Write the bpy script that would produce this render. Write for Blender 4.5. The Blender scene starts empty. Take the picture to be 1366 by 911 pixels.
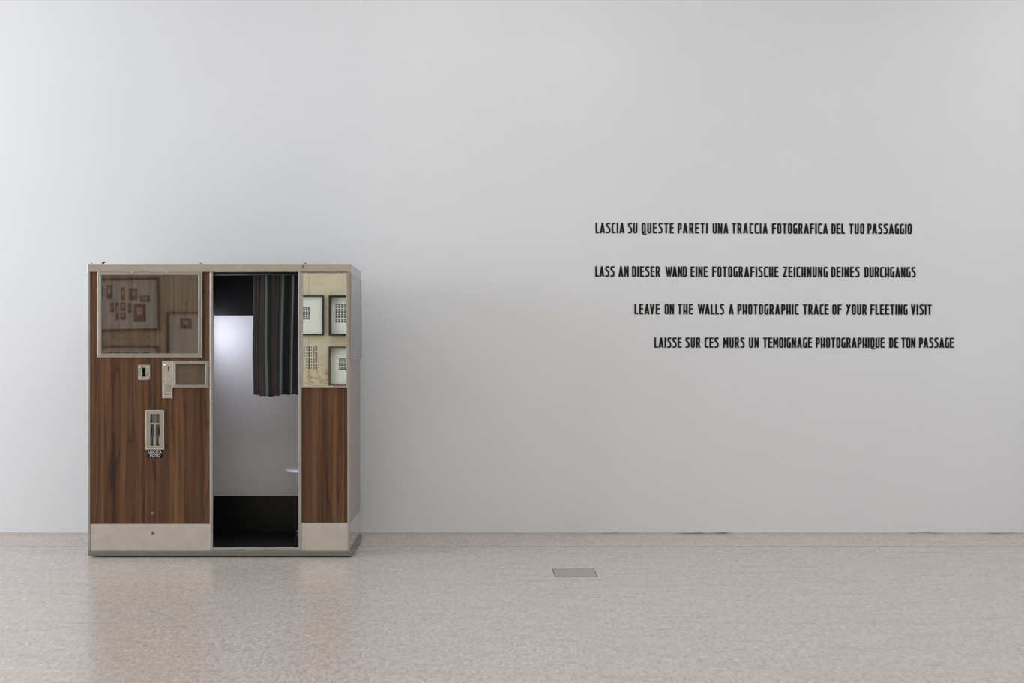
import bpy, bmesh, math, random
from mathutils import Vector
random.seed(7)
S = bpy.context.scene
COL = S.collection
PI = math.pi

# ---------------------------------------------------------------- camera, world, lights, exposure
F = 1640.0                     # focal length in pixels of the 1366 px wide frame
CAMY, CAMZ = -8.378, 1.4125    # camera stands in front of the booth, booth front is y = 0
WALLY = 1.077                  # gallery wall
cam = bpy.data.cameras.new('camera')
camo = bpy.data.objects.new('camera', cam); COL.objects.link(camo)
camo.location = (0, CAMY, CAMZ); camo.rotation_euler = (PI/2, 0, 0)
cam.sensor_width = 36; cam.lens = F/1366*36
cam.shift_x = 48/1366; cam.shift_y = 11.5/1366
cam.clip_start = .05; cam.clip_end = 100
S.camera = camo
S.view_settings.view_transform = 'Standard'
S.view_settings.look = 'None'
S.view_settings.gamma = 1
S.view_settings.use_curve_mapping = False
S.view_settings.exposure = 0.0

w = bpy.data.worlds.new('daylight'); S.world = w; w.use_nodes = True
w.node_tree.nodes['Background'].inputs[0].default_value = (.80, .88, 1, 1)
w.node_tree.nodes['Background'].inputs[1].default_value = 1.0

def area(name, loc, rot, sx, sy, power, col):
    l = bpy.data.lights.new(name, 'AREA'); l.shape = 'RECTANGLE'
    l.size = sx; l.size_y = sy; l.energy = power; l.color = col
    o = bpy.data.objects.new(name, l); COL.objects.link(o)
    o.location = loc; o.rotation_euler = rot
    return o
# daylight through the tall window opening of the left wall and the skylight openings
E = [432, 40, 38, 70, 106]
area('window_daylight', (-9.9, -2.9, 2.45), (0, -PI/2, 0), 3.6, 5.0, E[0], (.845, .91, 1))
area('skylight_daylight', (-4.9, -1.7, 5.35), (0, 0, 0), 2.4, 2.4, E[1], (.93, .96, 1))
area('skylight_daylight', (.3, -1.7, 5.35), (0, 0, 0), 2.4, 2.4, E[2], (.93, .96, 1))
area('skylight_daylight', (5.5, -1.7, 5.35), (0, 0, 0), 2.4, 2.4, E[3], (.95, .97, 1))
area('skylight_daylight', (0.3, -7.0, 5.35), (0, 0, 0), 7.6, 2.4, E[4], (.97, .98, 1))

# ---------------------------------------------------------------- helpers
def X(px, y=0.0): return (px-635.0)*(y-CAMY)/F      # world x of a measured column on the plane y
def Z(py, y=0.0): return CAMZ-(py-467.0)*(y-CAMY)/F

def tag(o, label=None, cat=None, group=None, kind=None):
    if label: o['label'] = label
    if cat: o['category'] = cat
    if group: o['group'] = group
    if kind: o['kind'] = kind
    return o
def empty(name, loc, label, cat, group=None):
    o = bpy.data.objects.new(name, None); COL.objects.link(o); o.location = loc
    o.empty_display_size = .1
    return tag(o, label, cat, group)
def obj(name, bm, mat, parent=None, smooth=False, bevel=0):
    me = bpy.data.meshes.new(name)
    bmesh.ops.recalc_face_normals(bm, faces=bm.faces)
    if smooth:
        for f in bm.faces: f.smooth = True
    bm.to_mesh(me); bm.free()
    if mat: me.materials.append(mat)
    o = bpy.data.objects.new(name, me); COL.objects.link(o)
    if parent:
        o.parent = parent
        # meshes are written in world coordinates: take the parent's place out
        p = parent; off = Vector((0, 0, 0))
        while p: off += p.location; p = p.parent
        me.transform(__import__('mathutils').Matrix.Translation(-off))
    if bevel:
        m = o.modifiers.new('bevel', 'BEVEL'); m.width = bevel; m.segments = 2
        m.limit_method = 'ANGLE'; m.harden_normals = False
    return o
def box(bm, x0, x1, y0, y1, z0, z1):
    x0, x1 = sorted((x0, x1)); y0, y1 = sorted((y0, y1)); z0, z1 = sorted((z0, z1))
    v = [bm.verts.new(p) for p in ((x0,y0,z0),(x1,y0,z0),(x1,y1,z0),(x0,y1,z0),(x0,y0,z1),(x1,y0,z1),(x1,y1,z1),(x0,y1,z1))]
    for f in ((0,1,2,3),(4,5,6,7),(0,1,5,4),(1,2,6,5),(2,3,7,6),(3,0,4,7)): bm.faces.new([v[i] for i in f])
def B(*boxes):
    bm = bmesh.new()
    for b in boxes: box(bm, *b)
    return bm
def pb(px0, px1, py0, py1, y0, y1):        # box measured on its front plane y0, going back to y1
    return (X(px0, y0), X(px1, y0), y0, y1, Z(py1, y0), Z(py0, y0))
def lathe(bm, c, prof, n=32, axis='z', cap=True):
    rings = []
    for r, h in prof:
        ring = []
        for k in range(n):
            a = 2*PI*k/n
            p = (c[0]+r*math.cos(a), c[1]+r*math.sin(a), c[2]+h) if axis == 'z' else (c[0]+r*math.cos(a), c[1]-h, c[2]+r*math.sin(a))
            ring.append(bm.verts.new(p))
        rings.append(ring)
    for a, b in zip(rings, rings[1:]):
        for k in range(n): bm.faces.new((a[k], a[(k+1)%n], b[(k+1)%n], b[k]))
    if cap: bm.faces.new(rings[0]); bm.faces.new(rings[-1])
def tube(bm, pts, r, n=8):
    pts = [Vector(p) for p in pts]; rings = []
    for i, p in enumerate(pts):
        d = (pts[min(i+1, len(pts)-1)]-pts[max(i-1, 0)]).normalized()
        up = Vector((0,0,1)) if abs(d.z) < .9 else Vector((1,0,0))
        a = d.cross(up).normalized(); b = d.cross(a)
        rings.append([bm.verts.new(p+a*r*math.cos(2*PI*k/n)+b*r*math.sin(2*PI*k/n)) for k in range(n)])
    for a, b in zip(rings, rings[1:]):
        for k in range(n): bm.faces.new((a[k], a[(k+1)%n], b[(k+1)%n], b[k]))
    bm.faces.new(rings[0]); bm.faces.new(rings[-1])
def ring(x0, x1, z0, z1, t, ya, yb):       # rectangular frame as four mitred rails
    bm = bmesh.new()
    o = [(x0,z0),(x1,z0),(x1,z1),(x0,z1)]; i = [(x0+t,z0+t),(x1-t,z0+t),(x1-t,z1-t),(x0+t,z1-t)]
    for k in range(4):
        q = [o[k], o[(k+1)%4], i[(k+1)%4], i[k]]
        v = [bm.verts.new((p[0], ya, p[1])) for p in q]+[bm.verts.new((p[0], yb, p[1])) for p in q]
        for f in ((0,1,2,3),(4,5,6,7),(0,1,5,4),(1,2,6,5),(2,3,7,6),(3,0,4,7)): bm.faces.new([v[j] for j in f])
    return bm

# ---------------------------------------------------------------- materials
def s2l(c): return tuple(((v/255)/12.92 if v/255 <= .04045 else ((v/255+.055)/1.055)**2.4) for v in c)+(1,)
def mat(name, col=None, rough=.5, metal=0, spec=.5, rgb=None):
    m = bpy.data.materials.new(name); m.use_nodes = True
    b = m.node_tree.nodes['Principled BSDF']
    b.inputs['Base Color'].default_value = s2l(rgb) if rgb else (*col, 1)
    b.inputs['Roughness'].default_value = rough; b.inputs['Metallic'].default_value = metal
    b.inputs['Specular IOR Level'].default_value = spec
    return m
class N:
    def __init__(s, m): s.t = m.node_tree; s.b = s.t.nodes['Principled BSDF']
    def n(s, t, **k):
        x = s.t.nodes.new(t)
        for a, v in k.items(): setattr(x, a, v)
        return x
    def l(s, a, b): s.t.links.new(a, b)
    def coord(s, sc=(1,1,1), rot=(0,0,0), loc=(0,0,0), out='Object'):
        c = s.n('ShaderNodeTexCoord'); m = s.n('ShaderNodeMapping')
        m.inputs['Scale'].default_value = sc; m.inputs['Rotation'].default_value = rot; m.inputs['Location'].default_value = loc
        s.l(c.outputs[out], m.inputs[0]); return m.outputs[0]
    def noise(s, vec, scale, detail=4, rough=.5, dist=0):
        x = s.n('ShaderNodeTexNoise'); x.inputs['Scale'].default_value = scale
        x.inputs['Detail'].default_value = detail; x.inputs['Roughness'].default_value = rough
        x.inputs['Distortion'].default_value = dist
        s.l(vec, x.inputs['Vector']); return x.outputs['Fac']
    def ramp(s, fac, stops, interp='LINEAR'):
        r = s.n('ShaderNodeValToRGB'); e = r.color_ramp; e.interpolation = interp
        while len(e.elements) < len(stops): e.elements.new(.5)
        for q, (p, c) in zip(e.elements, stops): q.position = p; q.color = c if len(c) == 4 else (*c, 1)
        s.l(fac, r.inputs[0]); return r.outputs['Color']
    def math(s, op, a, b=None, c=None):
        x = s.n('ShaderNodeMath', operation=op)
        for i, v in enumerate((a, b, c)):
            if v is None: continue
            if isinstance(v, (int, float)): x.inputs[i].default_value = v
            else: s.l(v, x.inputs[i])
        return x.outputs[0]
    def mix(s, f, a, b, mode='MIX'):
        x = s.n('ShaderNodeMix', data_type='RGBA', blend_type=mode)
        for i, v in ((0, f), (6, a), (7, b)):
            if isinstance(v, (int, float)): x.inputs[i].default_value = v
            elif isinstance(v, tuple): x.inputs[i].default_value = v if len(v) == 4 else (*v, 1)
            else: s.l(v, x.inputs[i])
        return x.outputs[2]
    def bump(s, h, strength=.2, dist=.002):
        x = s.n('ShaderNodeBump'); x.inputs['Strength'].default_value = strength; x.inputs['Distance'].default_value = dist
        s.l(h, x.inputs['Height']); s.l(x.outputs[0], s.b.inputs['Normal'])
def g(v): return (v, v, v, 1)

def m_plaster():
    m = mat('white_plaster', (.80,.80,.80), .92, spec=.15); n = N(m)
    c = n.noise(n.coord(), .9, 5)
    n.l(n.ramp(c, [(.3, (.78,.782,.785)), (.7, (.81,.81,.812))]), n.b.inputs['Base Color'])
    n.bump(n.noise(n.coord(), 140, 4, .6), .12, .001)
    return m
def m_terrazzo():
    m = mat('terrazzo', (.5,.5,.5), .3, spec=.5); n = N(m)
    fine = n.noise(n.coord((1,.32,1)), 66, 2, .85)
    med = n.noise(n.coord((1,.3,1), loc=(3,1,0)), 34, 3, .85)
    big = n.noise(n.coord((.55,1.6,1)), .9, 5, .6)
    c1 = n.ramp(fine, [(.33, s2l((128,118,111))), (.45, s2l((179,168,160))), (.55, s2l((200,189,181))), (.67, s2l((234,227,219)))])
    c2 = n.ramp(med, [(.34, s2l((158,147,139))), (.5, s2l((194,183,174))), (.66, s2l((219,209,200)))])
    c = n.mix(.5, c1, c2)
    c = n.mix(.25, c, n.ramp(big, [(.30, s2l((186,179,171))), (.5, s2l((193,179,168))), (.72, s2l((196,176,161)))]))
    sm = n.noise(n.coord((1,3.5,1)), 2.2, 8, .62)
    c = n.mix(1, c, n.ramp(sm, [(.30, g(.90)), (.5, g(.97)), (.7, g(1.0))]), 'MULTIPLY')
    v = n.n('ShaderNodeTexVoronoi'); v.inputs['Scale'].default_value = 2.6; n.l(n.coord((1,2.0,1), loc=(.3,.2,0)), v.inputs['Vector'])
    c = n.mix(1, c, n.ramp(v.outputs['Distance'], [(.0, g(.55)), (.025, g(.62)), (.045, g(1))]), 'MULTIPLY')
    n.l(c, n.b.inputs['Base Color'])
    n.l(n.ramp(sm, [(.3, g(.30)), (.7, g(.22))]), n.b.inputs['Roughness'])
    n.bump(n.noise(n.coord(), 40, 3, .6), .04, .001)
    return m
def m_wood(name, loc=(0,0,0)):
    m = mat(name, (.1,.05,.03), .42, spec=.35); n = N(m)
    # contour lines of a tall stretched noise give the cathedral figure of the veneer
    f = n.noise(n.coord((4.6,1,.30), loc=loc), 1.3, 3, .5, .35)
    rings = n.math('FRACT', n.math('MULTIPLY', f, 11))
    r = n.ramp(rings, [(0, g(.22)), (.12, g(.52)), (.6, g(.68)), (.93, g(.58)), (1, g(.22))])
    msk = n.ramp(n.noise(n.coord((5,1,.5), loc=(7,0,3)), 1.0, 2), [(.38, g(0)), (.52, g(1))])
    r = n.mix(msk, g(.58), r)
    st = n.noise(n.coord((44,1,.42), loc=loc), 1.0, 3, .6, .3)
    fib = n.noise(n.coord((240,1,6), loc=loc), 1.0, 3, .6)
    wide = n.noise(n.coord((13,1,.16), loc=loc), 1.0, 2, .5)
    v = n.math('ADD', n.math('MULTIPLY', r, .30), n.math('MULTIPLY', st, .40))
    v = n.math('ADD', v, n.math('MULTIPLY', wide, .36))
    v = n.math('ADD', v, n.math('MULTIPLY', fib, .08))
    c = n.ramp(v, [(.43, s2l((45,28,17))), (.51, s2l((70,45,29))), (.59, s2l((88,58,37))), (.71, s2l((118,82,53)))])
    n.l(c, n.b.inputs['Base Color'])
    n.bump(fib, .08, .0006)
    return m
def m_metal(name, rgb, rough, scr=.1, bsc=(3,3,3)):
    m = mat(name, rgb=rgb, rough=rough, metal=1); n = N(m)
    a = n.noise(n.coord(bsc), 5, 6, .65)
    col = s2l(rgb)
    n.l(n.mix(a, tuple(v*.84 for v in col[:3])+(1,), tuple(min(1, v*1.08) for v in col[:3])+(1,)), n.b.inputs['Base Color'])
    n.l(n.ramp(a, [(.3, g(rough-scr)), (.7, g(rough+scr))]), n.b.inputs['Roughness'])
    n.bump(n.noise(n.coord(bsc), 3.2, 3), .06, .01)
    return m
def m_worn():
    m = mat('worn_chrome', rgb=(200,198,192), rough=.25, metal=1); n = N(m)
    a = n.noise(n.coord((1,1,.7), rot=(0,.5,0)), 45, 5, .7, 1.5)
    n.l(n.ramp(a, [(.36, s2l((110,108,106))), (.46, s2l((196,193,190))), (.7, s2l((236,234,232)))]), n.b.inputs['Base Color'])
    return m
def m_ply():
    m = mat('plywood', (.7,.6,.4), .6, spec=.3); n = N(m)
    f = n.noise(n.coord((.9,1,1.5)), 1.6, 3, .5, .8)
    r = n.math('FRACT', n.math('MULTIPLY', f, 13))
    msk = n.ramp(n.noise(n.coord((.7,1,.9), loc=(5.3,0,2.6)), 1.0, 2), [(.50, g(0)), (.62, g(1))])
    lines = n.ramp(r, [(0, g(1)), (.16, g(.25)), (.5, g(0)), (.9, g(.1)), (1, g(1))])
    k = n.math('MULTIPLY', lines, msk)
    base = n.ramp(n.noise(n.coord((2,1,9)), 2, 5), [(.3, s2l((200,187,155))), (.7, s2l((213,202,173)))])
    c = n.mix(k, base, s2l((160,132,96)))
    v = n.n('ShaderNodeTexVoronoi'); v.inputs['Scale'].default_value = 1.9; n.l(n.coord(), v.inputs['Vector'])
    c = n.mix(1, c, n.ramp(v.outputs['Distance'], [(0, g(.25)), (.03, g(.45)), (.055, g(1))]), 'MULTIPLY')
    n.l(c, n.b.inputs['Base Color'])
    return m
def m_pane(name, tint, refl=1.5):          # clear acrylic sheet: coloured transparency with a Fresnel reflection
    m = bpy.data.materials.new(name); m.use_nodes = True; t = m.node_tree
    t.nodes.clear()
    out = t.nodes.new('ShaderNodeOutputMaterial'); mx = t.nodes.new('ShaderNodeMixShader')
    ge = t.nodes.new('ShaderNodeNewGeometry'); dt = t.nodes.new('ShaderNodeVectorMath'); dt.operation = 'DOT_PRODUCT'
    t.links.new(ge.outputs['Normal'], dt.inputs[0]); t.links.new(ge.outputs['Incoming'], dt.inputs[1])
    prev = dt.outputs['Value']; r0 = ((refl-1)/(refl+1))**2
    for op, v, rev in (('ABSOLUTE', None, 0), ('SUBTRACT', 1, 1), ('POWER', 5, 0), ('MULTIPLY_ADD', 1-r0, 0)):
        mt = t.nodes.new('ShaderNodeMath'); mt.operation = op
        t.links.new(prev, mt.inputs[1 if rev else 0])
        if v is not None: mt.inputs[0 if rev else 1].default_value = v
        if op == 'MULTIPLY_ADD': mt.inputs[2].default_value = r0
        prev = mt.outputs[0]
    tr = t.nodes.new('ShaderNodeBsdfTransparent'); tr.inputs[0].default_value = (*tint, 1)
    gl = t.nodes.new('ShaderNodeBsdfGlossy'); gl.inputs['Roughness'].default_value = .015
    t.links.new(prev, mx.inputs[0]); t.links.new(tr.outputs[0], mx.inputs[1]); t.links.new(gl.outputs[0], mx.inputs[2])
    t.links.new(mx.outputs[0], out.inputs[0])
    return m
def m_curtain():
    m = mat('striped_curtain', (.05,.06,.06), .85, spec=.2); n = N(m)
    tc = n.n('ShaderNodeTexCoord'); sx = n.n('ShaderNodeSeparateXYZ'); n.l(tc.outputs['UV'], sx.inputs[0])
    u = sx.outputs[0]
    cb = n.n('ShaderNodeCombineXYZ'); n.l(u, cb.inputs[0])
    a = n.noise(cb.outputs[0], 95, 2, .7)
    c = n.ramp(a, [(.34, s2l((22,24,25))), (.44, s2l((46,48,48))), (.50, s2l((72,66,62))), (.56, s2l((44,48,49))), (.66, s2l((24,27,28)))])
    # woven teal stripes, one dark stretch and one pale grey stripe
    def band(p, wd, k=1):
        d = n.math('ABSOLUTE', n.math('SUBTRACT', u, p))
        return n.math('MULTIPLY', n.math('SUBTRACT', 1, n.math('SMOOTH_MIN', n.math('DIVIDE', d, wd), 1, .3)), k)
    for p, wd, col in ((.006,.012,(78,94,93)), (.247,.020,(88,106,105)), (.572,.019,(88,106,105)), (.757,.016,(98,102,102)), (.93,.015,(80,92,92))):
        c = n.mix(n.math('MINIMUM', n.math('MULTIPLY', n.math('MAXIMUM', band(p, wd), 0), 1.8), .85), c, s2l(col))
    dk = n.math('MULTIPLY', n.math('MAXIMUM', band(.655, .065), 0), 1.3)
    c = n.mix(n.math('MINIMUM', dk, .7), c, s2l((16,18,20)))
    n.l(c, n.b.inputs['Base Color'])
    sh = n.noise(n.coord((1,1,1)), 500, 2); n.bump(sh, .15, .001)
    return m
PLASTER = m_plaster(); TERRA = m_terrazzo(); PLY = m_ply()
WOOD = m_wood('walnut_laminate', (1.3,0,.4)); WOOD2 = m_wood('walnut_laminate_right', (4.1,0,2.2))
STEEL = m_metal('brushed_steel', (200,194,187), .36, .06); KICK = m_metal('kick_plate_steel', (226,222,217), .34, .06)
ALU = m_metal('aluminium_trim', (190,188,185), .30, .03, (2,2,2))
BASEM = m_metal('base_steel', (146,146,144), .42, .05)
SIDEST = m_metal('polished_steel', (214,214,214), .12, .03)
CHROME = mat('chrome', (.85,.85,.85), .12, 1)
WORN = m_worn(); BOLT = mat('tarnished_bolt', rgb=(132,120,106), rough=.5, metal=.9)
SIDE = mat('grey_laminate', rgb=(140,128,121), rough=.30, spec=.5)
PANE = m_pane('clear_acrylic', (.95,.95,.95), 1.78)
PANE2 = m_pane('side_acrylic', (.9,.9,.92), 1.5)
SIDEPOSTER = mat('pale_grey_board', rgb=(150,148,150), rough=.4)
MIRROR = mat('mirror_glass', (.79,.80,.77), .006, 1)
BLACK = mat('black_board', rgb=(13,13,15), rough=.4, spec=.35)
BLACKF = mat('black_floor_rubber', rgb=(16,15,15), rough=.6, spec=.2)
DARK = mat('dark_recess', rgb=(6,6,6), rough=.8, spec=.1)
WHITEIN = mat('white_back_board', rgb=(232,230,230), rough=.45, spec=.35)
WPLAST = mat('white_plastic', rgb=(226,228,236), rough=.3)
VINYL = mat('black_vinyl', rgb=(14,14,14), rough=.45, spec=.3)
WVINYL = mat('white_vinyl', rgb=(225,225,222), rough=.5)
RUBBER = mat('black_rubber', rgb=(14,14,14), rough=.7, spec=.2)
PAPER = mat('mount_paper', rgb=(226,228,214), rough=.7)
PHOTO = mat('photo_print', rgb=(52,50,48), rough=.4)
PHOTO2 = mat('sepia_photo_print', rgb=(150,118,92), rough=.4)
PHOTO3 = mat('pale_photo_print', rgb=(196,190,180), rough=.4)
FRAMEB = mat('black_picture_frame', rgb=(24,22,20), rough=.5)
FRAMEW = mat('brown_picture_frame', rgb=(84,58,36), rough=.5)
BEIGE = mat('beige_skirting', rgb=(206,198,188), rough=.7); n = N(BEIGE)
n.l(n.ramp(n.noise(n.coord((1,1,14)), 2.3, 5, .6), [(.34, s2l((132,122,112))), (.44, s2l((206,198,188)))]), n.b.inputs['Base Color'])
TUBE = mat('lit_lamp_glass', (1,1,1), .3)
TUBE.node_tree.nodes['Principled BSDF'].inputs['Emission Color'].default_value = (.80,.82,1,1)
TUBE.node_tree.nodes['Principled BSDF'].inputs['Emission Strength'].default_value = 23

# ---------------------------------------------------------------- the room
XL, XR, YF, H = -10.0, 7.2, -10.0, 5.4
st = dict(kind='structure')
fl = tag(obj('floor', B((XL-.3, XR+.3, YF-.3, WALLY+.3, -.25, -.0025)), mat('floor_joint_filler', rgb=(150,140,130), rough=.7)), **st)
JY1, JY2 = .484, .18
obj('floor_field', B((XL, XR, YF, JY2-.006, -.0025, 0)), TERRA, fl)
obj('floor_strip', B((XL, XR, JY2+.0, JY1-.014, -.0025, 0)), TERRA, fl)
obj('floor_strip', B((XL, XR, JY1, WALLY, -.0025, 0)), TERRA, fl)
tag(obj('wall_back', B((XL-.3, XR+.3, WALLY, WALLY+.3, -.012, H)), PLASTER), **st)
tag(obj('baseboard_back', B((XL, XR, WALLY-.003, WALLY, 0, .013)), BEIGE), **st)
tag(obj('wall_right', B((XR, XR+.3, YF-.3, WALLY, -.012, H)), PLASTER), **st)
# left wall with one tall window opening
wy0, wy1, wz0, wz1 = -5.45, -.35, .6, 4.3
tag(obj('wall_left', B((XL-.3, XL, YF-.3, wy0, -.012, H), (XL-.3, XL, wy1, WALLY, -.012, H),
    (XL-.3, XL, wy0, wy1, -.012, wz0), (XL-.3, XL, wy0, wy1, wz1, H)), PLASTER), **st)
wf = bmesh.new()
for a in (wy0, (wy0+wy1)/2-.03, wy1-.06): box(wf, XL-.2, XL-.1, a, a+.06, wz0, wz1)
for a in (wz0, wz1-.06): box(wf, XL-.2, XL-.1, wy0, wy1, a, a+.06)
tag(obj('window_1', wf, mat('window_frame_paint', (.7,.7,.7), .5)), **st)
# ceiling with two skylight openings
cz0, cz1 = H, H+.2
cb = bmesh.new()
xa_, xb_ = XL-.3, XR+.3
box(cb, xa_, xb_, YF-.3, -8.25, cz0, cz1); box(cb, xa_, xb_, -5.75, -2.95, cz0, cz1); box(cb, xa_, xb_, -.45, WALLY+.3, cz0, cz1)
box(cb, xa_, -3.55, -8.25, -5.75, cz0, cz1); box(cb, 4.15, xb_, -8.25, -5.75, cz0, cz1)
for p_, q_ in ((xa_, -6.15), (-3.65, -.95), (1.55, 4.25), (6.75, xb_)): box(cb, p_, q_, -2.95, -.45, cz0, cz1)
tag(obj('ceiling', cb, PLASTER), **st)
# plywood partition opposite (seen only in the booth's mirror and window)
wfr = tag(obj('wall_front', B((XL-.3, XR+.3, YF-.3, YF-.02, -.012, H)), DARK), **st)
xs = XL
while xs < XR-.01:
    x1 = min(xs+2.5, XR)
    obj('plywood_sheet', B((xs, x1-.004, YF-.02, YF, 0, 2.98)), PLY, wfr)
    obj('plywood_sheet', B((xs, x1-.004, YF-.02, YF, 2.984, H)), PLY, wfr)
    xs = x1

# ---------------------------------------------------------------- hatch in the floor
ht = empty('floor_hatch', (.627, -.578, 0), 'small square service hatch flush in the terrazzo floor before the wall', 'floor hatch')
hx0, hx1, hy0, hy1 = .497, .756, -.718, -.439
obj('hatch_frame', B((hx0-.0045, hx0, hy0-.005, hy1+.003, 0, .0012), (hx1, hx1+.0045, hy0-.005, hy1+.003, 0, .0012),
    (hx0, hx1, hy0-.006, hy0, 0, .0012), (hx0, hx1, hy1, hy1+.003, 0, .0012)), mat('dark_hatch_edge', rgb=(50,45,42), rough=.7), ht)
ml = mat('hatch_terrazzo', rgb=(170,158,150), rough=.3); n = N(ml)
n.l(n.ramp(n.noise(n.coord(), 150, 3, .7), [(.3, s2l((126,116,108))), (.7, s2l((180,168,158)))]), n.b.inputs['Base Color'])
obj('hatch_lid', B((hx0, hx1, hy0, hy1, 0, .0008)), ml, ht)

# ---------------------------------------------------------------- photo booth
XB0, XB1 = X(117.6, .012), X(466.6, .012)         # outer sides of the body
YB0, YB1 = .012, .755
ZT = Z(352, .0)
booth = empty('photo_booth', ((XB0+XB1)/2, .38, 0), 'vintage walnut and steel photo booth with a half-drawn curtain against the white wall', 'photo booth')
ZB0, ZB1 = Z(741.3, 0), Z(734.6, 0)
for fx in (XB0+.10, XB1-.10, (XB0+XB1)/2):
    for fy in (.10, .66):
        fb = bmesh.new(); lathe(fb, (fx, fy, 0), [(.03, 0), (.03, ZB0)], 16)
        obj('foot', fb, RUBBER, booth)
obj('base_frame', B((X(117,0), X(469.2,0), 0, .765, ZB0, ZB1)), BASEM, booth, bevel=.003)
# body: side, back and inner boards
ZF = .067                                           # booth floor level
obj('side_panel', B((XB0, XB0+.018, .02, YB1, ZB1, ZT-.012)), SIDE, booth)
obj('side_panel', B((XB1-.018, XB1, .02, YB1, Z(697,.02), ZT-.012)), SIDE, booth)
kp = obj('kick_plate', B((XB1-.018, XB1+.001, .02, YB1, ZB1, Z(697,.02)-.001)), SIDEST, booth); kp['label'] = 'polished steel kick plate on the right side'
obj('back_panel', B((XB0+.018, XB1-.018, YB1-.018, YB1, ZB1, ZT-.012)), BLACK, booth)
obj('roof_panel', B((XB0+.018, XB1-.018, .035, YB1-.018, ZT-.035, ZT-.012)), BLACK, booth)
obj('booth_floor', B((XB0+.018, XB1-.018, .018, YB1-.018, ZB1, ZF)), BLACKF, booth)
IB = .72
XP = -2.02                                          # partition between machine and sitter
obj('partition', B((XP-.02, XP, .04, IB, ZF, ZT-.035)), mat('partition_grey', rgb=(120,120,124), rough=.5), booth)
XI0, XI1 = XP, XB1-.018
o = obj('back_board', B((XI0, XI1, IB, YB1-.018, Z(661.3,IB), Z(421,IB))), WHITEIN, booth); o['label'] = 'white board behind the seat'
o = obj('lower_back_board', B((XI0, XI1, IB-.002, YB1-.018, ZF, Z(661.3,IB)-.0005)), BLACK, booth); o['label'] = 'black lower board behind the seat'
o = obj('upper_back_board', B((XI0, XI1, IB-.004, YB1-.018, Z(421,IB)+.0005, ZT-.035)), BLACK, booth); o['label'] = 'black upper board behind the seat'
# lamp on the partition beside the camera window
lp = obj('lamp_housing', B((XP, XP+.018, .37, .53, 1.40, 1.68)), BLACK, booth)
obj('lamp_glass', B((XP+.018, XP+.024, .38, .52, 1.41, 1.67)), TUBE, lp)

# top band
obj('top_trim', B((XB0-.001, XB1+.004, 0, .02, Z(362.6,0), ZT)), STEEL, booth, bevel=.002)
o = obj('top_trim', B((XB1-.004, XB1+.006, .0205, YB1+.005, Z(364.6,.01), ZT)), STEEL, booth, bevel=.002)
o = obj('top_trim', B((XB0-.003, XB0+.004, .0205, YB1+.005, Z(362.6,.01), ZT)), STEEL, booth)
# wood panels, kick plates
yp = .014
obj('front_panel', B(pb(120.2, 279.8, 362.8, 698.4, yp, yp+.018)), WOOD, booth)
obj('front_panel', B(pb(402.2, 463.2, 516.5, 697.0, yp, yp+.018)), WOOD2, booth)
obj('kick_plate', B(pb(120.6, 280.2, 698.8, 734.4, yp-.003, yp+.018)), KICK, booth, bevel=.0015)
obj('kick_plate', B(pb(402.2, 463.6, 697.4, 734.4, yp-.003, yp+.018)), KICK, booth, bevel=.0015)
# posts
zt = Z(362.8, .01)
obj('corner_post', B((XB0, X(120.3,.006), .006, .028, ZB1, zt)), ALU, booth, bevel=.002)
obj('corner_post', B((X(463.3,.004), XB1+.0005, .004, .028, ZB1, zt)), ALU, booth, bevel=.002)
obj('door_post', B((X(279.8,.005), X(284.0,.005), .005, .05, ZB1, zt)), ALU, booth, bevel=.0025)
obj('door_post', B((X(398.2,.005), X(402.3,.005), .005, .05, ZB1, zt)), ALU, booth, bevel=.0025)
obj('threshold', B((X(283.8,.006), X(398.4,.006), .006, .05, ZB1, Z(730.4,.006))), ALU, booth, bevel=.002)

# framed display window over the laminate
def window(name, px0, px1, py0, py1, t, pane, extra=None, y0=.001, dep=.013):
    x0, x1, z0, z1 = X(px0,y0), X(px1,y0), Z(py1,y0), Z(py0,y0)
    T = t/195.7
    fr = obj(name, ring(x0, x1, z0, z1, T*.55, y0+.003, y0+dep), ALU, booth, bevel=.0012)
    obj('inner_rail', ring(x0+T*.55, x1-T*.55, z0+T*.55, z1-T*.55, T*.45, y0, y0+dep), ALU, fr, bevel=.001)
    obj('pane', B((x0+T, x1-T, y0+.004, y0+.007, z0+T, z1-T)), pane, fr)
    return fr, (x0, x1, z0, z1, T)
def screw(x, y, z, r, parent, m=CHROME):
    b = bmesh.new(); lathe(b, (x, y, z), [(r, 0), (r, .001), (r*.6, .0025), (.0002, .003)], 12, 'y', False)
    return obj('screw', b, m, parent, smooth=True)
fr, (x0, x1, z0, z1, T) = window('display_window', 130.2, 269.8, 361.6, 476.8, 5.2, PANE)
fr['label'] = 'large aluminium framed window over walnut, framed pictures reflected in it'
for fx in (.33, .66): screw(x0+(x1-x0)*fx, .002, z1-.008, .004, fr)
for fz in (.2, .5, .8): screw(x0+.007, .002, z0+(z1-z0)*fz, .003, fr); screw(x1-.007, .002, z0+(z1-z0)*fz, .003, fr)
sw, (x0, x1, z0, z1, T) = window('display_window', 230.3, 278.4, 481.2, 517.0, 4.4, PANE)
sw['label'] = 'small aluminium framed window beside the coin plate'
screw((x0+x1)/2, .002, z1-.007, .0035, sw)

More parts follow.
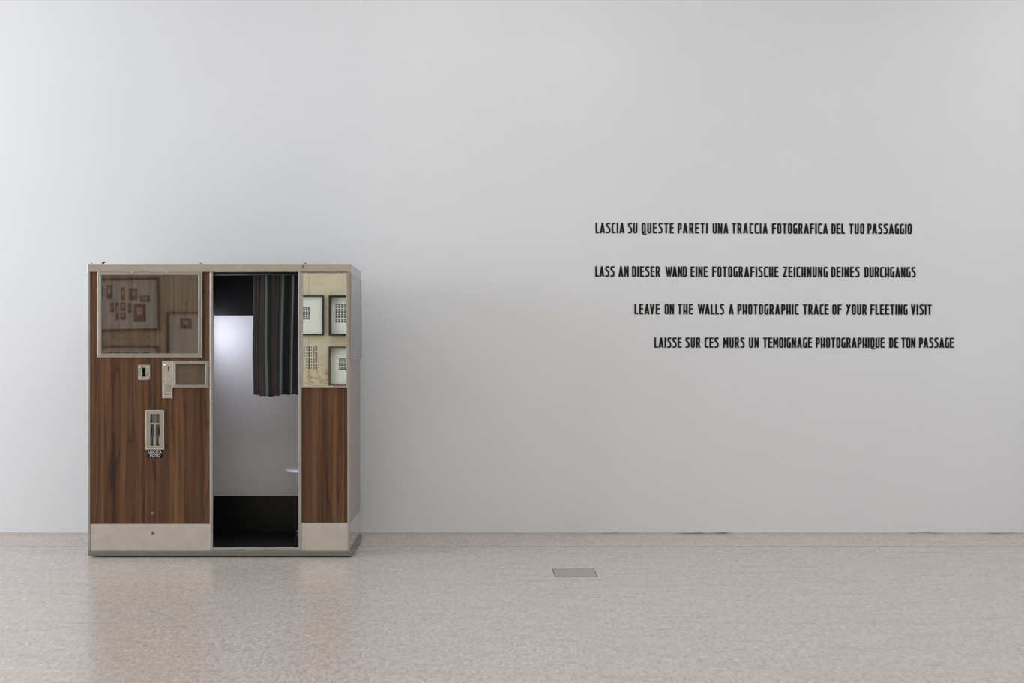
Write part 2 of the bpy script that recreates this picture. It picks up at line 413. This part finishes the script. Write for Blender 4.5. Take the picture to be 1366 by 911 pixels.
# outside mirror
y0 = .003
mx0, mx1, mz0, mz1 = X(402.3,y0), X(463.4,y0), Z(517.0,y0), Z(363.4,y0)
mf = obj('mirror_frame', ring(mx0, mx1, mz0, mz1, .0085, y0, y0+.025), ALU, booth, bevel=.0015)
obj('mirror_glass', B((mx0+.0085, mx1-.0085, y0+.004, y0+.008, mz0+.0085, mz1-.0085)), MIRROR, mf)
for fx in (.1, .45, .93): screw(mx0+(mx1-mx0)*fx, y0, mz1-.005, .003, mf)
screw(mx0+(mx1-mx0)*.66, y0, mz0+.005, .004, mf)

# framed board on the right side
sx = XB1+.001
zb0, zb1 = 1.357, 1.925
sb = obj('side_board', B((sx, sx+.006, .035, .745, zb0, zb1)), SIDEPOSTER, booth)
sb['label'] = 'pale glazed board on the upper right side'
bb = bmesh.new()
box(bb, sx, sx+.010, .028, .036, zb0-.008, zb1+.008); box(bb, sx, sx+.010, .744, .752, zb0-.008, zb1+.008)
box(bb, sx, sx+.010, .036, .744, zb0-.008, zb0); box(bb, sx, sx+.010, .036, .744, zb1, zb1+.008)
obj('board_frame', bb, ALU, sb)
obj('pane', B((sx+.0065, sx+.0085, .036, .744, zb0, zb1)), PANE2, sb)

# latch plate with dark slot
y0 = .010
lx0, lx1, lz0, lz1 = X(184,y0), X(200.3,y0), Z(507,y0), Z(486.4,y0)
def plate_hole(x0, x1, z0, z1, hx0, hx1, hz0, hz1, ya, yb):
    return B((x0, hx0, ya, yb, z0, z1), (hx1, x1, ya, yb, z0, z1), (hx0, hx1, ya, yb, z0, hz0), (hx0, hx1, ya, yb, hz1, z1))
def rounded(x0, x1, z0, z1, r, ya, yb, hole):
    bm = bmesh.new(); out = []
    for cx, cz, a0 in ((x1-r,z0+r,-90),(x1-r,z1-r,0),(x0+r,z1-r,90),(x0+r,z0+r,180)):
        for k in range(4): a = math.radians(a0+k*30); out.append((cx+r*math.cos(a), cz+r*math.sin(a)))
    hx0, hx1, hz0, hz1 = hole
    inn = [(hx1,hz0)]*4+[(hx1,hz1)]*4+[(hx0,hz1)]*4+[(hx0,hz0)]*4
    n = 16
    hv = {}
    def hvtx(p, y):
        if (p, y) not in hv: hv[(p, y)] = bm.verts.new((p[0], y, p[1]))
        return hv[(p, y)]
    fo = [bm.verts.new((p[0], ya, p[1])) for p in out]; bo = [bm.verts.new((p[0], yb, p[1])) for p in out]
    for k in range(n):
        j = (k+1) % n
        for ov, y in ((fo, ya), (bo, yb)):
            vs = [ov[k], ov[j], hvtx(inn[j], y)]
            if inn[j] != inn[k]: vs.append(hvtx(inn[k], y))
            bm.faces.new(vs)
        bm.faces.new((fo[k], fo[j], bo[j], bo[k]))
        if inn[j] != inn[k]: bm.faces.new((hvtx(inn[k],ya), hvtx(inn[j],ya), hvtx(inn[j],yb), hvtx(inn[k],yb)))
    return bm
hole = (X(189.8,y0), X(194,y0), Z(502.4,y0), Z(490.6,y0))
lpz = obj('coin_return_plate', rounded(lx0, lx1, lz0, lz1, .010, .009, .0139, hole), WORN, booth)
lpz['label'] = 'worn chrome plate with an upright dark slot'
obj('slot', B((hole[0], hole[1], .0125, .0138, hole[2], hole[3])), DARK, lpz)
for a, b_ in ((187,489.5),(197.3,489.5),(187,504.2),(197.3,504.2)): screw(X(a,y0), .0092, Z(b_,y0), .0035, lpz)

# coin plate
y0 = .009
cp = obj('coin_plate', B(pb(216.7, 230.1, 481.2, 531.2, y0, .0139)), WORN if False else m_metal('coin_plate_steel', (206,200,192), .38, .06, (14,14,14)), booth, bevel=.0012)
cp['label'] = 'tall steel coin plate with lock and coin slit'
b = bmesh.new(); lathe(b, (X(220.5,y0), y0, Z(486.8,y0)), [(.010,0),(.010,.004),(.007,.009),(.0005,.011)], 20, 'y', False)
obj('lock', b, CHROME, cp, smooth=True)
obj('coin_slit', B(pb(224.0, 225.1, 488.2, 494.8, y0-.0006, y0)), DARK, cp)
for a, c_ in ((227.7,498.8),(221,505.6),(226,505.6),(219,527.5),(228,527.5)): screw(X(a,y0), y0, Z(c_,y0), .0028, cp)
x0, x1, z0, z1 = X(219.6,y0), X(227,y0), Z(521.8,y0), Z(513.2,y0)
fl_ = obj('return_flap', B((x0, x1, y0-.0025, y0, z0, z1)), ALU, cp, bevel=.0008)
obj('coin_slit', B(pb(219.6, 227.2, 525.4, 526.2, y0-.0006, y0)), DARK, cp)
obj('flap_edge', ring(x0-.002, x1+.002, z0-.002, z1+.002, .002, y0-.0008, y0), BASEM, cp)

# photo delivery chute
y0 = .002
ox0, ox1, oz0, oz1 = X(195.2,y0), X(218.4,y0), Z(598.9,y0), Z(547.8,y0)
ix0, ix1, iz0, iz1 = X(200.5,y0), X(213.2,y0), Z(594.7,y0), Z(552.2,y0)
ch = obj('delivery_chute', plate_hole(ox0, ox1, oz0, oz1, ix0, ix1, iz0, iz1, y0, .0139), m_metal('chute_steel', (188,187,186), .34, .03, (1.5,1.5,1.5)), booth)
ch['label'] = 'steel photo delivery chute with two upright channels'
obj('rim', ring(ox0-.003, ox1+.003, oz0-.003, oz1+.003, .006, y0-.003, .0139), KICK, ch, bevel=.001)
obj('backing', B((ix0, ix1, .0115, .0138, iz0, iz1)), mat('chute_backing', rgb=(120,112,104), rough=.5), ch)
obj('crossbar', B((ix0, ix1, y0+.001, y0+.008, Z(566.2,y0), Z(564.0,y0))), ALU, ch)
obj('divider', B((X(205.7,y0), X(207.8,y0), y0+.001, y0+.009, iz0, Z(566.2,y0))), ALU, ch)
obj('divider', B((X(208.9,y0), X(209.8,y0), y0+.003, y0+.009, Z(564,y0), iz1)), BLACK, ch)
obj('divider', B((X(200.9,y0), X(202.0,y0), y0+.003, y0+.009, Z(564,y0), iz1)), BLACK, ch)
for a in (0, 1):
    u0 = X(201.0+a*7.2, y0); u1 = X(205.4+a*7.2, y0)
    obj('channel', B((u0, u1, .0085, .0112, Z(582.6,y0), Z(566.2,y0))), mat('smoked_channel', rgb=(70,70,68), rough=.35), ch)
    obj('channel_clip', B(((u0 if a == 0 else u1-.007), (u0+.007 if a == 0 else u1), .0065, .0085, Z(579,y0), Z(571,y0))), DARK, ch)
    obj('channel_foot', B((u0, u1, .0065, .0112, Z(594.4,y0), Z(592.8,y0))), DARK, ch)
    obj('channel_rod', B((u0+.010, u0+.0145, .0075, .0112, Z(592.8,y0), Z(582.6,y0))), DARK, ch)
    obj('photo_strip', B((u1-.007, u1, .0090, .0112, Z(592.8,y0), Z(582.6,y0))), mat('pinkish_strip', rgb=(196,170,162), rough=.5), ch)

# sign under the chute
y0 = .011
sg = obj('sign_plate', B(pb(196.6, 217.0, 599.4, 610.6, y0, .0139)), VINYL, booth)
sg['label'] = 'small black sign with white capitals under the chute'
def text(s, px0, px1, py0, py1, y, parent, off=.02):
    cu = bpy.data.curves.new('lettering', 'FONT'); cu.body = s; cu.size = 1; cu.offset = off; cu.space_character = 1.14; cu.extrude = 0
    to = bpy.data.objects.new('tmp', cu); COL.objects.link(to)
    bpy.context.view_layer.update()
    me = bpy.data.meshes.new_from_object(to.evaluated_get(bpy.context.evaluated_depsgraph_get()))
    bpy.data.objects.remove(to)
    xs = [v.co.x for v in me.vertices]; ys = [v.co.y for v in me.vertices]
    a0, a1, b0, b1 = min(xs), max(xs), min(ys), max(ys)
    X0, X1, Z0, Z1 = X(px0,y), X(px1,y), Z(py1,y), Z(py0,y)
    bm = bmesh.new(); bm.from_mesh(me); bpy.data.meshes.remove(me)
    for v in bm.verts:
        v.co = ((X0+(v.co.x-a0)/(a1-a0)*(X1-X0)), y, Z0+(v.co.y-b0)/(b1-b0)*(Z1-Z0))
    return obj('lettering', bm, WVINYL, parent)
text('USCITA', 198.0, 215.8, 600.4, 604.7, y0-.0006, sg, .012)
text('FOTO', 200.2, 213.8, 605.5, 609.8, y0-.0006, sg, .012)

# bolts on the machine door
b1 = screw(X(203.6,.012), .0135, Z(685.0,.012), .0125, booth, BOLT); b1.name = 'lock'
b2 = screw(X(203.6,.012), .0105, Z(711.0,.012), .0115, booth, BOLT); b2.name = 'bolt'

# curtain rod and cable ends on the roof
b = bmesh.new(); tube(b, [(X(284,.07), .07, Z(365.6,.07)), (X(398,.07), .07, Z(365.6,.07))], .008, 12)
obj('curtain_rod', b, mat('dull_rod', rgb=(110,112,118), rough=.5, metal=.8), booth, smooth=True)
def cable(pts, r=.006):
    b = bmesh.new(); tube(b, pts, r, 8); return obj('cable_end', b, RUBBER, booth, smooth=True)
cable([(X(120.8,.05), .05, ZT-.004), (X(122.3,.05), .05, ZT+.006), (X(124,.05), .05, ZT-.002)], .004)
cable([(X(136.2,.05), .05, ZT-.002), (X(137.2,.05), .05, ZT+.008), (X(139.8,.05), .05, ZT+.016)], .0055)
cable([(X(267.4,.05), .05, ZT-.004), (X(268.4,.05), .05, ZT+.008)], .0055)
cable([(X(403.4,-.003), -.003, Z(358,0)), (X(403.8,-.003), -.003, Z(354.5,0)), (X(406,.0), .002, ZT+.003), (X(409,.03), .03, ZT+.008)], .0022)

# ---------------------------------------------------------------- stool inside
scx, scy = -1.187, .38
stl = empty('booth_stool', (scx, scy, ZF), 'round white stool seat inside the booth, half hidden by the right post', 'stool')
b = bmesh.new(); lathe(b, (scx, scy, .545), [(.06,-.004),(.155,0),(.166,.006),(.170,.014),(.168,.022),(.158,.028),(.12,.026),(.002,.024)], 48, 'z', True)
obj('seat', b, WPLAST, stl, smooth=True)
b = bmesh.new(); lathe(b, (scx, scy, ZF), [(.022,.03),(.022,.475)], 20); obj('spindle', b, BLACK, stl, smooth=True)
b = bmesh.new(); lathe(b, (scx, scy, ZF), [(.122,0),(.122,.010),(.10,.02),(.035,.032)], 32); obj('floor_flange', b, BLACK, stl)
for k in range(4):
    a = PI+k*PI/2-.35
    bx_, by_ = scx+.096*math.cos(a), scy+.096*math.sin(a)
    b = bmesh.new(); lathe(b, (bx_, by_, ZF+.016), [(.012,0),(.012,.010),(.006,.012),(.006,.034),(.003,.037)], 12)
    obj('bolt', b, CHROME, stl)

# ---------------------------------------------------------------- curtain
def curtain():
    bm = bmesh.new(); uvl = bm.loops.layers.uv.new('UVMap')
    yc = .075; zt_, zb_ = Z(364.0,yc), Z(527.6,yc)
    xa, xb = X(337.4,yc), X(398.8,yc)+.05
    nu, nv = 150, 40; grid = []
    for j in range(nv+1):
        t = j/nv; row = []
        for i in range(nu+1):
            u = i/nu
            ga = lambda c, s_: math.exp(-((u-c)/s_)**2)
            x = xa+(xb-xa)*u+.004*math.sin(6*t+1)*(1-u)+.010*t*ga(.25,.12)-.016*t*ga(.57,.13)-.010*t*ga(.76,.08)
            y = yc+.012-(.022+.006*t)*(ga(.25,.045)+ga(.575,.040)+.9*ga(.76,.035))-.012*ga(.0,.04)-.012*ga(.40,.06)*(1-.4*t)-.014*ga(.93,.04)
            y += .0032*math.sin(u*62+1.3*math.sin(2.5*t))*(1-.3*t)+.002*math.sin(u*118+2*t)
            z = zt_+(zb_-zt_)*t+(.007*math.sin(u*7.5+2.4)+.003*math.sin(u*34)+.0015*math.sin(u*90))*t
            row.append(bm.verts.new((x, y, z)))
        grid.append(row)
    for j in range(nv):
        for i in range(nu):
            f = bm.faces.new((grid[j][i], grid[j][i+1], grid[j+1][i+1], grid[j+1][i]))
            for lp_, (a, c_) in zip(f.loops, ((i,j),(i+1,j),(i+1,j+1),(i,j+1))): lp_[uvl].uv = (a/nu, c_/nv)
    o = obj('curtain', bm, m_curtain(), smooth=True)
    m = o.modifiers.new('solid', 'SOLIDIFY'); m.thickness = .0015
    return tag(o, 'dark grey striped pleated curtain drawn across the right half of the booth opening', 'curtain')
curtain()

# ---------------------------------------------------------------- lettering on the wall
def G():
    c = 1.15; t = 2.3; g_ = {}
    def O(w): return [(1.9,1),(w-1.9,1),(w-c,1.9),(w-c,12.1),(w-1.9,13),(1.9,13),(c,12.1),(c,1.9)]
    g_['L'] = (4.9, [('r',0,t,0,14),('r',0,4.9,0,2)])
    g_['E'] = (5.5, [('r',0,t,0,14),('r',0,5.3,12,14),('r',0,5.4,6.4,8.4),('r',0,5.5,0,2)])
    g_['F'] = (5.5, [('r',0,t,0,14),('r',0,5.5,12,14),('r',0,5.4,6.4,8.4)])
    g_['T'] = (5.8, [('r',0,5.8,12.1,14),('r',1.75,4.05,0,14)])
    g_['I'] = (2.3, [('r',0,t,0,14)])
    g_['H'] = (5.9, [('r',0,t,0,14),('r',3.6,5.9,0,14),('r',0,5.9,3.1,5.0)])
    g_['U'] = (5.8, [('p',[(c,14),(c,2.1),(2.0,1),(3.8,1),(5.8-c,2.1),(5.8-c,14)],0)])
    g_['O'] = (5.7, [('p',O(5.7),1)])
    g_['Q'] = (5.7, [('p',O(5.7),1),('q',[(1.3,.2),(2.1,-1.0),(3.6,-1.8),(5.0,-1.5),(6.6,-.4)],0,1.5)])
    g_['D'] = (5.7, [('r',0,t,0,14),('p',[(0.8,1),(3.5,1),(5.7-c,2.2),(5.7-c,11.8),(3.5,13),(.8,13)],0)])
    g_['C'] = (5.3, [('p',[(5.3,13),(2.0,13),(c,12.1),(c,1.9),(2.0,1),(5.3,1)],0)])
    g_['G'] = (5.6, [('p',[(5.2,13),(2.0,13),(c,12.1),(c,1.9),(2.0,1),(5.0,1)],0),('r',3.4,5.6,0,7.9)])
    g_['S'] = (6.0, [('p',[(5.7,13),(2.3,13),(1.25,12),(1.25,9.9),(4.75,6.1),(4.75,2.1),(3.7,1),(.3,1)],0)])
    g_['N'] = (5.9, [('r',0,2.1,0,14),('r',3.8,5.9,0,14),('f',[(0,14),(2.1,14),(5.9,0),(3.8,0)])])
    g_['M'] = (6.9, [('r',0,2.2,0,14),('r',4.7,6.9,0,14),('f',[(0,14),(2.1,14),(4.3,5.2),(2.6,4.2)]),('f',[(4.8,14),(6.9,14),(4.3,4.2),(2.6,5.2)])])
    g_['A'] = (6.8, [('f',[(0,0),(2.2,0),(4.6,14),(2.2,14)]),('f',[(4.6,0),(6.8,0),(4.6,14),(2.2,14)]),('r',1.2,5.6,1.4,3.0),('f',[(1.2,4.2),(5.6,4.2),(4,13),(2.8,13)])])
    g_['V'] = (6.3, [('f',[(0,14),(2.3,14),(4.2,0),(2.1,0)]),('f',[(4.0,14),(6.3,14),(4.2,0),(2.1,0)])])
    g_['W'] = (9.9, [('f',[(0,14),(2.3,14),(4.0,0),(2.6,0)]),('f',[(3.9,13.4),(6.0,13.4),(4.0,0),(2.6,0)]),('f',[(3.9,13.4),(6.0,13.4),(7.3,0),(5.9,0)]),('f',[(7.6,14),(9.9,14),(7.3,0),(5.9,0)])])
    g_['Y'] = (6.4, [('f',[(4.0,14),(6.4,14),(2.2,0),(0,0)]),('f',[(0,14),(2.3,14),(4.0,7.6),(2.4,6.4)])])
    g_['Z'] = (5.7, [('r',.1,5.7,12,14),('r',0,5.5,0,2),('f',[(3.3,12.5),(5.7,13),(2.4,1.2),(0,1.2)])])
    g_['P'] = (5.5, [('r',0,t,0,14),('p',[(.8,13),(3.4,13),(4.35,12.1),(4.35,7.0),(3.4,5.9),(.8,5.9)],0)])
    g_['R'] = (6.0, [('r',0,t,0,14),('p',[(.8,13),(3.5,13),(4.5,12.1),(4.5,7.6),(3.5,6.6),(.8,6.6)],0),('f',[(2.2,6.8),(4.4,6.8),(6.0,0),(3.7,0)])])
    return g_
GL = G(); U = (WALLY-CAMY)/F; TH = .003; GM = {}
def prism(bm, q, d=0.0):
    v = [bm.verts.new((p[0]*U, -TH-d, p[1]*U)) for p in q]+[bm.verts.new((p[0]*U, 0, p[1]*U)) for p in q]
    n = len(q); bm.faces.new(v[:n]); bm.faces.new(v[n:])
    for k in range(n): bm.faces.new((v[k], v[(k+1)%n], v[(k+1)%n+n], v[k+n]))
def stroke(bm, pts, closed, t):
    P = [Vector(p) for p in pts]; n = len(P); L = []; R = []
    for i in range(n):
        a = P[i]-P[i-1] if (i > 0 or closed) else P[1]-P[0]
        b = P[(i+1)%n]-P[i] if (i < n-1 or closed) else a
        a = a.normalized(); b = b.normalized()
        m = Vector((-a.y-b.y, a.x+b.x)).normalized(); nb = Vector((-b.y, b.x))
        k = (t/2)/max(.5, m.dot(nb)); L.append(P[i]+m*k); R.append(P[i]-m*k)
    for i in range(n if closed else n-1):
        j = (i+1) % n; prism(bm, [L[i], L[j], R[j], R[i]])
def glyph(ch_):
    if ch_ in GM: return GM[ch_]
    bm = bmesh.new()
    for s in GL[ch_][1]:
        if s[0] == 'r': prism(bm, [(s[1],s[3]),(s[2],s[3]),(s[2],s[4]),(s[1],s[4])])
        elif s[0] == 'f': prism(bm, s[1])
        elif s[0] == 'p': stroke(bm, s[1], s[2], 2.15)
        else: stroke(bm, s[1], s[2], s[3])
    bmesh.ops.recalc_face_normals(bm, faces=bm.faces)
    me = bpy.data.meshes.new('letter'); bm.to_mesh(me); bm.free(); me.materials.append(VINYL)
    GM[ch_] = me; return me
LINES = [
 ('topmost line of black capitals on the white wall, beginning LASCIA SU QUESTE PARETI', 794.4, 1216.2, (297.0, 311.1), (298.6, 312.2),
  [('LASCIA',794.4,833.1),('SU',837.5,850.4),('QUESTE',855.9,898.8),('PARETI',904.0,944.1),('UNA',950.5,971.7),('TRACCIA',976.1,1024.1),
   ('FOTOGRAFICA',1029.7,1104.4),('DEL',1108.9,1127.0),('TUO',1132.5,1152.9),('PASSAGGIO',1157.0,1216.2)]),
 ('second line of black capitals on the white wall, beginning LASS AN DIESER WAND', 794.0, 1221.5, (355.1, 369.2), (356.2, 370.0),
  [('LASS',794.0,820.0),('AN',824.9,838.7),('DIESER',843.0,880.6),('WAND',887.4,916.5),('EINE',921.1,944.1),('FOTOGRAFISCHE',949.9,1038.4),
   ('ZEICHNUNG',1044.4,1104.0),('DEINES',1108.6,1146.6),('DURCHGANGS',1152.9,1221.5)]),
 ('third line of black capitals on the white wall, beginning LEAVE ON THE WALLS', 846.3, 1242.8, (405.4, 419.2), (406.2, 419.8),
  [('LEAVE',846.3,880.1),('ON',886.5,899.2),('THE',904.0,924.4),('WALLS',930.6,966.1),('A',971.9,978.7),('PHOTOGRAPHIC',983.7,1065.2),
   ('TRACE',1071.0,1105.3),('OF',1110.1,1122.6),('YOUR',1128.4,1156.2),('FLEETING',1160.8,1210.5),('VISIT',1214.9,1242.8)]),
 ('lowest line of black capitals on the white wall, beginning LAISSE SUR CES MURS', 872.9, 1272.2, (450.1, 463.8), (450.4, 464.0),
  [('LAISSE',872.9,909.4),('SUR',914.1,934.4),('CES',939.9,958.8),('MURS',964.7,993.4),('UN',998.8,1012.2),('TEMOIGNAGE',1017.7,1083.1),
   ('PHOTOGRAPHIQUE',1088.1,1180.0),('DE',1185.9,1198.2),('TON',1202.0,1221.1),('PASSAGE',1225.7,1272.2)]),
]
KERN = {'WA': -1.4, 'AV': -1.2, 'LA': -.4, 'PA': -.5, 'TA': -.6}
for lab, lx0_, lx1_, (ta, ba), (tb, bb_), words in LINES:
    e = empty('wall_inscription', (X(lx0_,WALLY), WALLY, Z(ba,WALLY)), lab, 'inscription', 'lines of lettering on the gallery wall')
    for wd, p0, p1 in words:
        ws = [GL[k][0] for k in wd]; kk = [KERN.get(wd[i:i+2], 0) for i in range(len(wd)-1)]
        gap = (p1-p0-sum(ws)-sum(kk))/max(1, len(wd)-1); x = p0
        for i, k in enumerate(wd):
            f = (x-lx0_)/(lx1_-lx0_); top = ta+(tb-ta)*f; bot = ba+(bb_-ba)*f
            o = bpy.data.objects.new('letter', glyph(k)); COL.objects.link(o); o.parent = e
            o.location = (X(x,WALLY)-e.location.x, 0, Z(bot,WALLY)-e.location.z)
            o.scale = (1, 1, (bot-top)/14)
            x += ws[i]+gap+(kk[i] if i < len(kk) else 0)

# ---------------------------------------------------------------- framed pictures on the plywood wall opposite (seen mirrored)
VS = (-CAMY-YF)/F*1.0          # metres per pixel at the mirror image of the far wall
def VX(px): return (px-635)*VS
def VZ(py): return CAMZ-(py-467)*VS
def picture(px0, px1, py0, py1, fm, label, rows, cols, gpx, cell, gap, t=.022, seed=0, skip=.0, dep=.05):
    rnd = random.Random(seed)
    x0, x1, z0, z1 = VX(px0), VX(px1), VZ(py1), VZ(py0)
    e = empty('framed_picture', ((x0+x1)/2, YF, z0), label, 'picture', 'framed photo sheets on the plywood wall')
    obj('frame', ring(x0, x1, z0, z1, t, YF+.001, YF+dep), fm, e)
    obj('mount', B((x0+t, x1-t, YF+.001, YF+.008, z0+t, z1-t)), PAPER, e)
    gx, gz = VX(gpx[0]), VZ(gpx[1])
    for r in range(rows):
        for c_ in range(cols):
            a = gx+c_*(cell[0]+gap[0]); b_ = gz-r*(cell[1]+gap[1])
            if a+cell[0] > x1-t or rnd.random() < skip: continue
            bm = bmesh.new()
            box(bm, a, a+cell[0], YF+.008, YF+.0095, b_-cell[1], b_)
            o = obj('photo', bm, PHOTO, e)
            bm = bmesh.new(); s = cell[0]*.2*(1+.5*rnd.random())
            cx, cz = a+cell[0]*(.4+.2*rnd.random()), b_-cell[1]*.42
            box(bm, cx-s, cx+s, YF+.0095, YF+.0100, cz-s*1.2, cz+s)
            obj('face_patch', bm, PHOTO3, o)
    return e
picture(386, 432, 394, 447.5, FRAMEB, 'black framed sheet of small photos, upper left of the mirror image', 3, 6, (394,409.5), (.030,.056), (.008,.010), seed=1)
picture(439.2, 486, 394, 448, FRAMEB, 'black framed sheet of small photos, upper right of the mirror image', 4, 6, (447.5,405.5), (.030,.060), (.012,.013), t=.03, seed=2, dep=.10)
picture(439.0, 486, 462, 514, FRAMEW, 'brown framed sheet with one small photo grid, bottom of the mirror image', 3, 5, (452,478), (.030,.052), (.006,.010), seed=3, dep=.10)
def prints(e, rects):
    for a, b_, c_, d_ in rects:
        px0, px1, py0, py1 = 110+a/7.59, 110+b_/7.59, 340+c_/7.59, 340+d_/7.59
        o = obj('photo', B((VX(px0), VX(px1), YF+.008, YF+.0095, VZ(py1), VZ(py0))), PHOTO, e)
        w_ = VX(px1)-VX(px0); h_ = VZ(py0)-VZ(py1); cx = (VX(px0)+VX(px1))/2
        obj('face_patch', B((cx-w_*.22, cx+w_*.2, YF+.0095, YF+.010, VZ(py0)-h_*.62, VZ(py0)-h_*.2)), PHOTO3, o)
e = picture(126, 213.5, 371, 441.5, FRAMEB, 'large dark framed photo collage, seen in the booth window', 0, 0, (139,378), (.11,.12), (.04,.03), t=.03)
prints(e, ((250,310,300,440), (395,440,330,460), (480,565,340,460), (590,690,415,482), (520,648,500,680), (285,322,480,580), (338,372,480,660),
    (388,442,480,570), (388,442,580,660), (468,502,490,590), (150,215,300,430)))
e.rotation_euler = (0, math.radians(-1.3), 0)
e = picture(222.5, 300, 416, 486, FRAMEB, 'large dark framed sheet right of the collage, seen in the booth window', 0, 0, (238,423), (.16,.16), (.05,.05), t=.03)
prints(e, ((990,1105,640,750),))
picture(126, 211.5, 461, 520, FRAMEB, 'large dark framed sheet below the collage, seen in the booth window', 3, 5, (140,470), (.10,.12), (.04,.03), seed=6, t=.03)
rnd = random.Random(11)
lt = 0
for c_ in range(9):
    for r in range(4):
        a = VX(398.5)+c_*.035; zz = VZ(461)-r*.088-.012*rnd.random()
        if c_ == 8 and r != 3 or rnd.random() < .06: continue
        bm = bmesh.new(); box(bm, a, a+.027, YF, YF+.002, zz-.080, zz)
        o = obj('photo_print', bm, (PHOTO3, PHOTO2, PAPER)[(c_) % 3])
        tag(o, 'small loose photo pinned to the plywood among many', 'photo', 'loose photo prints pinned beside the framed sheets')
        for q in range(2):
            bm = bmesh.new(); zq = zz-.008-.038*q; box(bm, a+.006, a+.021, YF+.002, YF+.0025, zq-.026, zq); obj('portrait', bm, PHOTO, o)
